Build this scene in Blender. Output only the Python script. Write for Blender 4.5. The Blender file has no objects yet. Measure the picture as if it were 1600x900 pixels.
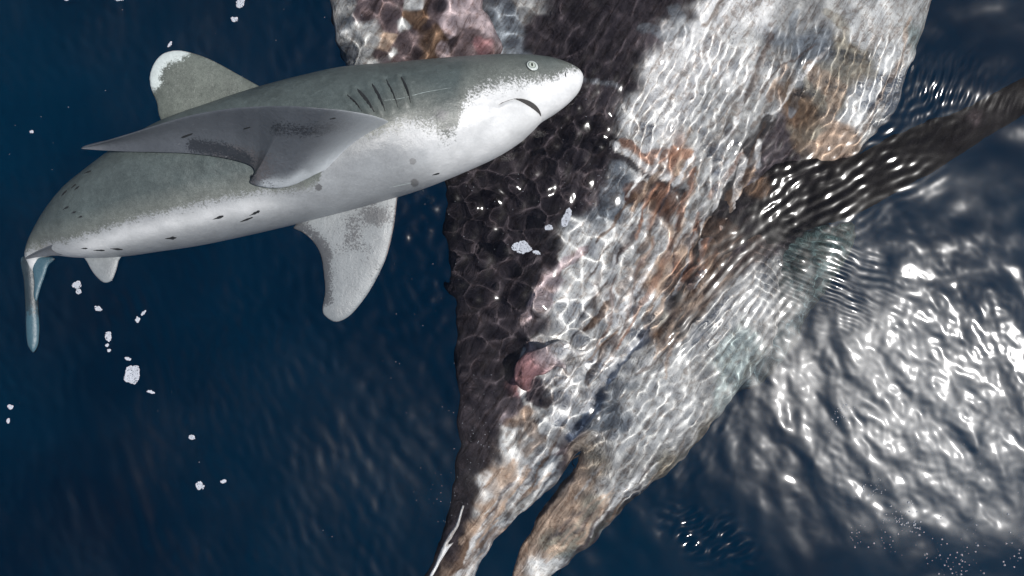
import bpy, math, random
import numpy as np
from mathutils import Vector
from mathutils.bvhtree import BVHTree

C = bpy.context.scene
COL = C.collection
R = math.radians

# ------------------------------------------------------------ camera, sky, sun, exposure
K = 0.003                                   # metres per photo pixel at the water surface
HC = 1600 * K / 2 / (18.0 / 35.0)           # height of the camera above the water
cam = bpy.data.cameras.new('camera')
cam.lens = 35; cam.sensor_width = 36; cam.clip_end = 6000
cam_o = bpy.data.objects.new('camera', cam); COL.objects.link(cam_o)
cam_o.location = (0, 0, HC)
C.camera = cam_o

SUN = Vector((2.1, -0.12, HC)).normalized()  # towards the sun
elev = math.asin(SUN.z); azim = math.atan2(SUN.x, SUN.y)
w = bpy.data.worlds.new('World'); C.world = w; w.use_nodes = True
nt = w.node_tree
sky = nt.nodes.new('ShaderNodeTexSky'); sky.sky_type = 'NISHITA'; sky.sun_disc = False
sky.sun_elevation = elev; sky.sun_rotation = azim
nt.links.new(sky.outputs[0], nt.nodes['Background'].inputs[0])
nt.nodes['Background'].inputs[1].default_value = 0.085
sl = bpy.data.lights.new('sun', 'SUN'); sl.energy = 5.0; sl.angle = R(0.5); sl.color = (1, .975, .945)
so = bpy.data.objects.new('sun', sl); COL.objects.link(so)
so.rotation_euler = (-SUN).to_track_quat('-Z', 'Y').to_euler(); so.location = (6, 0, 12)
sl.cycles.is_caustics_light = True
C.view_settings.view_transform = 'Standard'; C.view_settings.look = 'None'
C.view_settings.exposure = 0; C.view_settings.gamma = 1
C.cycles.max_bounces = 8; C.cycles.sample_clamp_indirect = 4
try: C.cycles.use_denoising = True
except Exception: pass

def P(px, py, z=0.0):
    """a photo pixel as a place at height z (below the surface the sight line is bent)"""
    f = (HC - z) / HC if z >= 0 else (HC - .75 * z) / HC
    return ((px - 800) * K * f, (450 - py) * K * f, z)

# ------------------------------------------------------------ small helpers
def tag(o, label=None, cat=None, group=None, kind=None):
    if label: o['label'] = label
    if cat: o['category'] = cat
    if group: o['group'] = group
    if kind: o['kind'] = kind
    return o

def mesh_obj(name, V, F, mat=None, parent=None, smooth=True, attrs=None):
    V = np.asarray(V, np.float32); me = bpy.data.meshes.new(name)
    if isinstance(F, np.ndarray):
        n = F.shape[1]
        me.vertices.add(len(V)); me.vertices.foreach_set('co', V.ravel())
        me.loops.add(F.size); me.loops.foreach_set('vertex_index', F.ravel().astype(np.int32))
        me.polygons.add(len(F)); me.polygons.foreach_set('loop_start', np.arange(0, F.size, n, dtype=np.int32))
        me.update(calc_edges=True)
    else:
        me.from_pydata([tuple(map(float, v)) for v in V], [], F)
    me.polygons.foreach_set('use_smooth', np.full(len(me.polygons), smooth))
    for k, a in (attrs or {}).items():
        a = np.asarray(a, np.float32)
        if a.ndim == 2:
            t = me.attributes.new(k, 'FLOAT_COLOR', 'POINT')
            t.data.foreach_set('color', np.concatenate([a, np.ones((len(a), 1), np.float32)], 1).ravel())
        else:
            t = me.attributes.new(k, 'FLOAT', 'POINT'); t.data.foreach_set('value', a)
    me.update()
    o = bpy.data.objects.new(name, me); COL.objects.link(o)
    if mat: me.materials.append(mat)
    if parent: o.parent = parent
    return o

def empty(name, loc=(0, 0, 0)):
    o = bpy.data.objects.new(name, None); COL.objects.link(o); o.location = loc; o.empty_display_size = .1
    return o

def keep_world(o, parent):
    o.parent = parent
    o.matrix_parent_inverse = parent.matrix_basis.inverted() if parent.parent is None else o.matrix_parent_inverse

def crom(P_, n, closed=False):
    """Catmull-Rom through the rows of P_, n samples"""
    P_ = np.asarray(P_, float); m = len(P_)
    segs = m if closed else m - 1
    t = np.linspace(0, segs, n, endpoint=not closed); i = np.minimum(t.astype(int), segs - 1); f = (t - i)[:, None]
    g = (lambda j: P_[j % m]) if closed else (lambda j: P_[np.clip(j, 0, m - 1)])
    a, b, c, d = g(i - 1), g(i), g(i + 1), g(i + 2)
    return .5 * (2 * b + (c - a) * f + (2 * a - 5 * b + 4 * c - d) * f ** 2 + (3 * b - a - 3 * c + d) * f ** 3)

def vnoise(X, Y, scale, seed=0, octaves=4):
    """value noise, about -1..1"""
    out = np.zeros_like(X, float); amp = 1; tot = 0
    rng = np.random.RandomState(seed)
    for o in range(octaves):
        T = rng.rand(256, 256) * 2 - 1
        x = X * scale * 2 ** o + 17.3 * o + 1000; y = Y * scale * 2 ** o + 9.1 * o + 1000
        i = np.floor(x).astype(int); j = np.floor(y).astype(int); fx = x - i; fy = y - j
        fx = fx * fx * (3 - 2 * fx); fy = fy * fy * (3 - 2 * fy)
        g = lambda a, b: T[a % 256, b % 256]
        out += amp * ((g(i, j) * (1 - fx) + g(i + 1, j) * fx) * (1 - fy) + (g(i, j + 1) * (1 - fx) + g(i + 1, j + 1) * fx) * fy)
        tot += amp; amp *= .5
    return out / tot * 1.6

def sdist(X, Y, poly):
    """signed distance to a closed polygon, positive inside"""
    d2 = np.full(X.shape, 1e9); ins = np.zeros(X.shape, bool); n = len(poly)
    for k in range(n):
        ax, ay = poly[k]; bx, by = poly[(k + 1) % n]
        ex, ey = bx - ax, by - ay; L = ex * ex + ey * ey
        if L < 1e-14: continue
        t = np.clip(((X - ax) * ex + (Y - ay) * ey) / L, 0, 1)
        d2 = np.minimum(d2, (X - ax - t * ex) ** 2 + (Y - ay - t * ey) ** 2)
        if ey != 0:
            c = ((ay > Y) != (by > Y)) & (X < ex * (Y - ay) / ey + ax)
            ins ^= c
    return np.where(ins, 1, -1) * np.sqrt(d2)

def pldist(X, Y, line):
    d2 = np.full(X.shape, 1e9)
    for k in range(len(line) - 1):
        ax, ay = line[k]; bx, by = line[k + 1]; ex, ey = bx - ax, by - ay; L = ex * ex + ey * ey + 1e-12
        t = np.clip(((X - ax) * ex + (Y - ay) * ey) / L, 0, 1)
        d2 = np.minimum(d2, (X - ax - t * ex) ** 2 + (Y - ay - t * ey) ** 2)
    return np.sqrt(d2)

def sstep(a, b, x):
    t = np.clip((x - a) / (b - a), 0, 1); return t * t * (3 - 2 * t)

def solid(name, poly_px, cell, zfun, mat, parent, colfun=None, rag=0.0, smooth_n=0, zref=0.0, attrs=None, seed=1):
    """a closed body with the given outline: zfun(X, Y, d, px, py) -> (z_top, z_bottom), equal where d = 0"""
    pp = crom(poly_px, smooth_n, True) if smooth_n else np.asarray(poly_px, float)
    poly = np.array([P(a, b, zref)[:2] for a, b in pp])
    x0, y0 = poly.min(0) - cell * 2; x1, y1 = poly.max(0) + cell * 2
    xs = np.arange(x0, x1, cell); ys = np.arange(y0, y1, cell)
    X, Y = np.meshgrid(xs, ys)
    d = sdist(X, Y, poly)
    if rag: d = d + rag * vnoise(X, Y, 9, seed, 4)
    gy, gx = np.gradient(d, cell); gl = np.sqrt(gx * gx + gy * gy) + 1e-6
    inside = d > 0
    cin = inside[:-1, :-1] | inside[1:, :-1] | inside[:-1, 1:] | inside[1:, 1:]
    used = np.zeros(X.shape, bool)
    used[:-1, :-1] |= cin; used[1:, :-1] |= cin; used[:-1, 1:] |= cin; used[1:, 1:] |= cin
    out = used & ~inside
    step = np.clip(-d, 0, cell * 1.6)
    X = np.where(out, X + gx / gl / gl * step, X); Y = np.where(out, Y + gy / gl / gl * step, Y)
    d = np.where(out, 0, d)
    f = (HC - zref) / HC if zref >= 0 else (HC - .75 * zref) / HC
    PX = X / K / f + 800; PY = 450 - Y / K / f
    zt, zb = zfun(X, Y, d, PX, PY)
    zb = np.where(d <= 0, zt, zb)
    it = -np.ones(X.shape, int); it[used] = np.arange(used.sum()); nt_ = used.sum()
    ib = it.copy(); core = used & (d > 0); ib[core] = nt_ + np.arange(core.sum())
    V = np.concatenate([np.stack([X[used], Y[used], zt[used]], -1), np.stack([X[core], Y[core], zb[core]], -1)])
    q = lambda I: np.stack([I[:-1, :-1][cin], I[:-1, 1:][cin], I[1:, 1:][cin], I[1:, :-1][cin]], -1)
    ft = q(it); fb = q(ib)[:, ::-1]
    same = (np.sort(ft, 1) == np.sort(fb, 1)).all(1)
    F = np.concatenate([ft, fb[~same]])
    A = {}
    if colfun is not None:
        c = colfun(PX, PY, d)
        A['col'] = np.concatenate([c[used], c[core]])
    for k, fn in (attrs or {}).items():
        a = fn(PX, PY, d); A[k] = np.concatenate([a[used], a[core]])
    return mesh_obj(name, V, F, mat, parent, True, A)

# ------------------------------------------------------------ materials
class NG:
    def __init__(s, name):
        s.m = bpy.data.materials.new(name); s.m.use_nodes = True; s.t = s.m.node_tree; s.n = s.t.nodes; s.n.clear()
        s.out = s.n.new('ShaderNodeOutputMaterial')
    def add(s, kind, **kw):
        nd = s.n.new('ShaderNode' + kind)
        for k, v in kw.items():
            if k.startswith('i_'):
                nd.inputs[k[2:].replace('_', ' ')].default_value = v
            else: setattr(nd, k, v)
        return nd
    def link(s, a, b): s.t.links.new(a, b)
    def noise(s, scale, detail=4, rough=.6, co=None, dist=0):
        nd = s.add('TexNoise'); nd.inputs['Scale'].default_value = scale; nd.inputs['Detail'].default_value = detail
        nd.inputs['Roughness'].default_value = rough; nd.inputs['Distortion'].default_value = dist
        if co is not None: s.link(co, nd.inputs['Vector'])
        return nd.outputs['Fac']
    def ramp(s, x, pts):
        nd = s.add('ValToRGB'); e = nd.color_ramp.elements
        while len(e) < len(pts): e.new(.5)
        for k, (p, c) in enumerate(pts): e[k].position = p; e[k].color = (c, c, c, 1) if not isinstance(c, tuple) else (*c, 1)
        s.link(x, nd.inputs[0]); return nd.outputs[0]
    def math(s, op, a, b=0., c=None):
        nd = s.add('Math', operation=op)
        for k, v in enumerate((a, b, c)):
            if v is None: continue
            if isinstance(v, (int, float)): nd.inputs[k].default_value = v
            else: s.link(v, nd.inputs[k])
        return nd.outputs[0]
    def mix(s, f, a, b, mode='MIX'):
        nd = s.add('Mix', data_type='RGBA', blend_type=mode)
        for i, v in ((0, f), (6, a), (7, b)):
            if isinstance(v, (int, float)): nd.inputs[i].default_value = v
            elif isinstance(v, tuple): nd.inputs[i].default_value = (*v, 1)
            else: s.link(v, nd.inputs[i])
        return nd.outputs[2]
    def attr(s, name, out='Fac'):
        nd = s.add('Attribute', attribute_name=name); return nd.outputs[out]
    def coord(s): return s.add('TexCoord').outputs['Object']
    def bump(s, h, strength, dist=.01, n=None):
        nd = s.add('Bump'); nd.inputs['Strength'].default_value = strength; nd.inputs['Distance'].default_value = dist
        s.link(h, nd.inputs['Height'])
        if n is not None: s.link(n, nd.inputs['Normal'])
        return nd.outputs[0]
    def bsdf(s, color, rough=.5, normal=None, spec=.5, sss=0):
        p = s.add('BsdfPrincipled')
        if isinstance(color, tuple): p.inputs['Base Color'].default_value = (*color, 1)
        else: s.link(color, p.inputs['Base Color'])
        if isinstance(rough, (int, float)): p.inputs['Roughness'].default_value = rough
        else: s.link(rough, p.inputs['Roughness'])
        p.inputs['Specular IOR Level'].default_value = spec
        if sss: p.inputs['Subsurface Weight'].default_value = sss; p.inputs['Subsurface Scale'].default_value = .02
        if normal is not None: s.link(normal, p.inputs['Normal'])
        s.link(p.outputs[0], s.out.inputs[0]); return p

# water: a clear refracting surface with a sun-catching gloss
g = NG('water')
refr = g.add('BsdfRefraction'); refr.inputs['IOR'].default_value = 1.33; refr.inputs['Roughness'].default_value = 0
refr.inputs['Color'].default_value = (.98, .99, 1, 1)
g1 = g.add('BsdfGlossy'); g1.inputs['Roughness'].default_value = .10
g2 = g.add('BsdfGlossy'); g2.inputs['Roughness'].default_value = .32
gm = g.add('MixShader'); g.link(g.attr('ruffle'), gm.inputs[0])
g.link(g1.outputs[0], gm.inputs[1]); g.link(g2.outputs[0], gm.inputs[2])
fr = g.add('Fresnel'); fr.inputs[0].default_value = 1.33
mx = g.add('MixShader'); g.link(fr.outputs[0], mx.inputs[0]); g.link(refr.outputs[0], mx.inputs[1]); g.link(gm.outputs[0], mx.inputs[2])
g.link(mx.outputs[0], g.out.inputs[0]); M_WATER = g.m
g3 = g.add('BsdfGlossy'); g3.inputs['Roughness'].default_value = .5
gm2 = g.add('MixShader'); g.link(g.attr('chop'), gm2.inputs[0]); g.link(gm.outputs[0], gm2.inputs[1]); g.link(g3.outputs[0], gm2.inputs[2]); g.link(gm2.outputs[0], mx.inputs[2])

g = NG('deep_water')
c = g.coord(); n = g.noise(.35, 4, .6, c)
g.bsdf(g.ramp(n, [(.3, (.0, .060, .120)), (.7, (.001, .175, .28))]), 1, spec=0); M_DEEP = g.m

# whale hide and flesh: painted colour per vertex, mottling and fine relief on top
g = NG('whale_hide')
c = g.coord(); colr = g.attr('col', 'Color')
n1 = g.noise(9, 6, .65, c, .6); n2 = g.noise(38, 5, .7, c, .4); n3 = g.noise(120, 3, .6, c)
m1 = g.mix(.75, colr, g.ramp(n1, [(.25, .75), (.5, 1.08), (.75, 1.35)]), 'MULTIPLY')
m2 = g.mix(.7, m1, g.ramp(n2, [(.3, .68), (.5, 1.08), (.8, 1.3)]), 'MULTIPLY')
mp = g.add('Mapping', vector_type='TEXTURE'); mp.inputs['Rotation'].default_value = (0, 0, R(58)); mp.inputs['Scale'].default_value = (.4, .036, .12); g.link(c, mp.inputs['Vector'])
n4 = g.noise(1, 6, .7, mp.outputs[0], .8)
m2 = g.mix(.8, m2, g.ramp(n4, [(.36, .5), (.5, 1.0), (.66, 1.35)]), 'MULTIPLY')
m2 = g.mix(g.ramp(g.math('MULTIPLY', g.math('ADD', n4, n2), .5), [(.42, .4), (.5, 0.)]), m2, g.mix(1., m2, (.55, .36, .26), 'MULTIPLY'))
hb = g.math('ADD', g.math('MULTIPLY', n4, .5), g.math('ADD', n1, g.math('MULTIPLY', n2, .35)))
g.bsdf(m2, .45, g.bump(hb, .8, .04), .04); M_HIDE = g.m

def skin(name, dorsal, belly, dusk, mott=1.0, smp=True, pale=(.36, .38, .39)):
    """shark skin: attribute 'belly' runs from -1 (back) to 1 (belly), ragged where they meet"""
    g = NG(name); c = g.coord()
    b = g.attr('belly'); nA = g.noise(26, 5, .75, c, .3); nB = g.noise(110, 4, .75, c); nC = g.noise(6, 4, .6, c, .5); nD = g.noise(420, 2, .6, c)
    rag = g.math('ADD', g.math('MULTIPLY', g.math('SUBTRACT', nA, .5), .9), g.math('MULTIPLY', g.math('SUBTRACT', nB, .5), 1.35))
    rag = g.math('ADD', rag, g.math('MULTIPLY', g.math('SUBTRACT', nD, .5), .5))
    t = g.ramp(g.math('ADD', g.math('ADD', b, rag), .5), [(.38, 0.), (.62, 1.)])
    dors = g.mix(g.ramp(nC, [(.35, 0.), (.7, 1.)]), dorsal, tuple(v * 1.35 for v in dorsal))
    dors = g.mix(g.ramp(g.math('ADD', b, g.math('MULTIPLY', g.math('SUBTRACT', nC, .5), .8)), [(.0, 0.), (.9, 0.), (1., 0.)]) if not smp else g.ramp(g.math('ADD', g.math('MULTIPLY', b, .5), 1.0), [(.45, 0.), (1.0, 1.)]), dors, tuple(v * q for v, q in zip(dorsal, (2.2, 1.9, 1.75))))  # back lightens toward the border: countershading, with the flank highlight painted in
    dors = g.mix(.6, dors, g.ramp(nD, [(.35, .5), (.65, 1.45)]), 'MULTIPLY')
    bel = g.mix(g.ramp(nC, [(.3, 0.), (.75, .35)]), belly, dusk)
    bel = g.mix(.35, bel, g.ramp(nB, [(.3, .75), (.6, 1.05)]), 'MULTIPLY')
    col_ = g.mix(t, dors, bel)
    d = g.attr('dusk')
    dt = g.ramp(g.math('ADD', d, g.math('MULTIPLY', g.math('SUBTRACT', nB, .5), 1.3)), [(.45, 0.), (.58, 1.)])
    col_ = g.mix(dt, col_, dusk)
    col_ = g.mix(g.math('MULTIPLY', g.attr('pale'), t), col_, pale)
    nE = g.noise(14, 8, .7, c, .8); nF = g.noise(55, 6, .75, c, .5)
    mf = g.math('SUBTRACT', .75, g.math('MULTIPLY', t, .5))
    col_ = g.mix(mf, col_, g.ramp(nE, [(.3, .72), (.7, 1.22)]), 'MULTIPLY')
    col_ = g.mix(mf, col_, g.ramp(nF, [(.32, .74), (.7, 1.2)]), 'MULTIPLY')
    mp = g.add('Mapping', vector_type='TEXTURE'); mp.inputs['Rotation'].default_value = (0, 0, R(12)); mp.inputs['Scale'].default_value = (.30, .012, .012); g.link(c, mp.inputs['Vector'])
    nG = g.noise(1, 3, .6, mp.outputs[0], .4)
    col_ = g.mix(g.ramp(nG, [(.70, 0.), (.78, .35)]), col_, (.45, .46, .45))
    g.bsdf(col_, g.ramp(nF, [(.3, .30), (.7, .5)]), g.bump(g.math('ADD', nB, g.math('ADD', nF, g.math('MULTIPLY', nE, 3.))), .35, .003), .5)
    return g.m
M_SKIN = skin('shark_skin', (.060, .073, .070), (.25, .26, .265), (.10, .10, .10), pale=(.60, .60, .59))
M_FINUNDER = skin('fin_underside', (.042, .045, .05), (.088, .095, .105), (.026, .028, .033))  # underside shade put into the base colours, along with its own mottling
M_DORSAL = skin('dorsal_fin_skin', (.085, .095, .082), (.52, .57, .55), (.16, .17, .16), smp=False)
M_FARFIN = skin('far_fin_skin', (.085, .088, .09), (.20, .215, .22), (.065, .068, .072))
M_TAIL = skin('tail_skin', (.018, .028, .034), (.035, .085, .11), (.05, .07, .09), smp=False)

def plain(name, col_, rough=.5, sss=0):
    g = NG(name); c = g.coord(); n = g.noise(60, 4, .6, c)
    g.bsdf(g.mix(.5, col_, g.ramp(n, [(.3, .6), (.7, 1.2)]), 'MULTIPLY'), rough, None, .5, sss); return g.m
M_DARK = plain('dark_slit', (.012, .013, .014), .6)
M_MOUTH = plain('mouth_dark', (.035, .032, .03), .6)
M_IRIS = plain('eye_iris', (.38, .42, .36), .15)
M_LID = plain('eye_rim', (.46, .50, .47), .3)
M_PUPIL = plain('eye_pupil', (.02, .02, .015), .1)
M_FOAM = plain('foam', (.42, .44, .48), .6)
M_SCRATCH = plain('pale_scratch', (.28, .32, .31), .5)
g = NG('bubble'); gl = g.add('BsdfGlass'); gl.inputs['IOR'].default_value = 1.25; gl.inputs['Roughness'].default_value = .02
gs = g.add('BsdfDiffuse'); gs.inputs['Color'].default_value = (.7, .72, .75, 1); ms = g.add('MixShader'); ms.inputs[0].default_value = .35
g.link(gl.outputs[0], ms.inputs[1]); g.link(gs.outputs[0], ms.inputs[2]); g.link(ms.outputs[0], g.out.inputs[0]); M_BUBBLE = g.m

# ------------------------------------------------------------ the sea: rippled surface and the deep below
CELL = .0064
nxi, nyi = 1060, 640
def axis(n, c0):
    inner = (np.arange(n) - (n - 1) / 2) * c0
    s = c0; x = inner[-1]; o = []
    for k in range(88): s *= 1.065; x += s; o.append(x)
    for k in range(14): s *= 1.5; x += s; o.append(x)
    o = np.array(o); return np.concatenate([-o[::-1], inner, o])
xs, ys = axis(nxi, CELL), axis(nyi, CELL)
X, Y = np.meshgrid(xs, ys)
PXw, PYw = X / K + 800, 450 - Y / K

FX = 2048; FY = 1024
kx = np.fft.fftfreq(FX, CELL) ; ky = np.fft.fftfreq(FY, CELL)
KX, KY = np.meshgrid(kx, ky); KR = np.hypot(KX, KY) + 1e-9; KA = np.arctan2(KY, KX)
ixx = np.clip(np.round((xs - xs[102]) / CELL).astype(int), -10**6, 10**6) % FX
iyy = np.clip(np.round((ys - ys[102]) / CELL).astype(int), -10**6, 10**6) % FY
def band(L0, width, slope, seed, ang=None, spread=.35):
    """band-limited ripples of wavelength L0; crests run along the photo angle ang (degrees from +x, up positive)"""
    rng = np.random.RandomState(seed)
    A = np.exp(-(np.log(KR * L0) / width) ** 2) / KR
    if ang is not None:
        na = R(ang + 90); dA = np.angle(np.exp(2j * (KA - na))) / 2
        A = A * np.exp(-(dA / spread) ** 2)
    N_ = np.fft.fft2(rng.randn(FY, FX)) * A
    h = np.real(np.fft.ifft2(N_))
    gy, gx = np.gradient(h, CELL); h *= slope / math.sqrt((gx ** 2 + gy ** 2).mean())
    return h[np.ix_(iyy, ixx)]
def blob(cx, cy, rx, ry, ang=0, p=2):
    a = R(ang); dx = PXw - cx; dy = -(PYw - cy)
    u = (dx * math.cos(a) + dy * math.sin(a)) / rx; v = (-dx * math.sin(a) + dy * math.cos(a)) / ry
    return np.exp(-(np.hypot(u, v)) ** p)
spx = np.gradient(xs); spy = np.gradient(ys); SP = np.maximum(spx[None, :], spy[:, None])
fade = np.clip((.03 - SP) / .02, 0, 1); fade2 = np.clip((.12 - SP) / .09, 0, 1)
rag_m = .5 + .5 * np.clip(vnoise(X, Y, 1.6, 5, 3), -1, 1)        # patches of livelier water
left = sstep(760, 560, PXw)
Z = .022 * np.sin((Y + .45 - .12 * X) * -2 * np.pi / 4.0) * 1.0 + .04
Z += band(.42, .35, .030, 11) * fade2
Z += band(.16, .35, .028, 12) * fade * (.5 + .7 * rag_m)
cells = np.clip(np.maximum(blob(790, 330, 300, 400), blob(640, 20, 200, 160)), 0, 1)
Z += band(.100, .26, .105, 13) * fade * cells * (.55 + .8 * rag_m)
Z += band(.055, .18, .026, 14) * fade * (.2 + 1.0 * cells) * (.4 + .8 * rag_m)
Z += band(.040, .10, .16, 15, 47, .16) * fade * blob(1120, 490, 100, 75, 45, 3)
Z += band(.038, .12, .10, 16, -20, .25) * fade * blob(1300, 430, 90, 60, -30, 3)
Z += band(.045, .35, .050, 17, 65, .6) * fade * blob(1080, 190, 200, 220, 60, 3)
Z += band(.040, .16, .075, 18, 72, .4) * fade * blob(1390, 120, 70, 200, 80, 3)
Z += band(.050, .22, .065, 19, 30, .5) * fade * blob(1300, 280, 220, 80, 35, 3)
Z += band(.050, .35, .045, 20, 55, .7) * fade * blob(1000, 600, 170, 160, 45, 3)
Z += band(.21, .35, .027, 21, -50, .8) * fade * blob(1400, 620, 320, 240, -20, 4)
Z += band(.045, .3, .022, 25, -50, 1.2) * fade * blob(1400, 600, 320, 240, -20, 4)
Z += band(.100, .4, .030, 24, -50, .8) * fade * blob(1400, 600, 320, 240, -20, 4)
Z += band(.10, .25, .055, 22, -70, .3) * fade * blob(210, 780, 150, 170, 0, 3)
Z += band(.10, .25, .060, 23, -48, .3) * fade * blob(610, 680, 150, 170, 0, 3)
ruffle = .02 + .93 * np.clip(blob(1345, 610, 335, 180, -28, 3), 0, 1)
Z += band(.050, .2, .22, 41, 30, .9) * fade * blob(1105, 835, 80, 38, -30, 4)
Z += band(.065, .3, .050, 42, -60, .9) * fade * sstep(760, 620, PXw) * (.35 + .9 * rag_m)
patch = np.clip(.5 + .9 * vnoise(X, Y, 1.3, 61, 4), 0, 1)
chop = .03 + .28 * patch + .34 * patch * np.clip(blob(210, 780, 170, 190, 0, 3) + blob(610, 670, 190, 200, 0, 3) + blob(200, 100, 250, 120) * .5, 0, 1)
chop *= (1 - .9 * cells) * (.06 + .94 * sstep(860, 620, PXw))
chop = np.clip(chop, 0, .9)
Z += band(.13, .3, .030, 31, -75, .8) * fade * np.clip(patch, 0, 1)
idx = np.arange(X.size).reshape(X.shape)
F = np.stack([idx[:-1, :-1], idx[:-1, 1:], idx[1:, 1:], idx[1:, :-1]], -1).reshape(-1, 4)
sea = mesh_obj('sea_water', np.stack([X, Y, Z], -1).reshape(-1, 3), F, M_WATER, None, True, {'ruffle': ruffle.ravel(), 'chop': chop.ravel()})
tag(sea, 'rippled deep blue sea surface with sun glitter at the right', kind='structure')
sea.cycles.is_caustics_caster = True
del F, idx
deep = mesh_obj('sea_depth', [(-2500, -2500, -5), (2500, -2500, -5), (2500, 2500, -5), (-2500, 2500, -5)], [(0, 1, 2, 3)], M_DEEP)
tag(deep, 'dark blue depth of the sea', kind='structure')

# ------------------------------------------------------------ the whale carcass
def painter(samples, warp=26, sharp=9, seed=3, feats=()):
    """colour samples (px, py, r, g, b, reach) blended by nearness, with ragged borders"""
    S = np.array([(s[0], s[1]) for s in samples], float); Cc = np.array([s[2] for s in samples], float)
    Wt = np.array([s[3] if len(s) > 3 else 1. for s in samples])
    def fn(PX, PY, d):
        x = PX + warp * vnoise(PX, PY, 1 / 60., seed, 5); y = PY + warp * vnoise(PX, PY, 1 / 60., seed + 1, 5)
        num = np.zeros(PX.shape + (3,)); den = np.zeros(PX.shape)
        D = np.full(PX.shape, 1e9)
        for (sx, sy), wt in zip(S, Wt): D = np.minimum(D, np.hypot(x - sx, y - sy) / wt)
        for (sx, sy), cc, wt in zip(S, Cc, Wt):
            k = np.exp(-(np.hypot(x - sx, y - sy) / wt - D) / sharp)
            num += k[..., None] * cc; den += k
        c = num / den[..., None]
        xs_ = PX + .35 * (x - PX); ys_ = PY + .35 * (y - PY); rg = vnoise(PX, PY, 1 / 14., seed + 5, 3)
        for ln, wd, cc, st in feats:
            t = st * (1 - sstep(.75, 1.15, pldist(xs_, ys_, ln) / wd + .35 * rg))
            c = c * (1 - t[..., None]) + np.array(cc) * t[..., None]
        return c
    return fn
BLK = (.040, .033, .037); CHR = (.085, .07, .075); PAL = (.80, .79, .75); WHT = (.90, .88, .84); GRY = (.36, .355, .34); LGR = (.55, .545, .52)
BRN = (.16, .10, .065); TAN = (.52, .38, .28); RST = (.38, .20, .13); PNK = (.52, .42, .42); DPK = (.34, .18, .18); SLT = (.20, .22, .24); KHK = (.33, .30, .24)
MAU = (.16, .12, .12); GRN = (.33, .38, .365)
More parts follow.
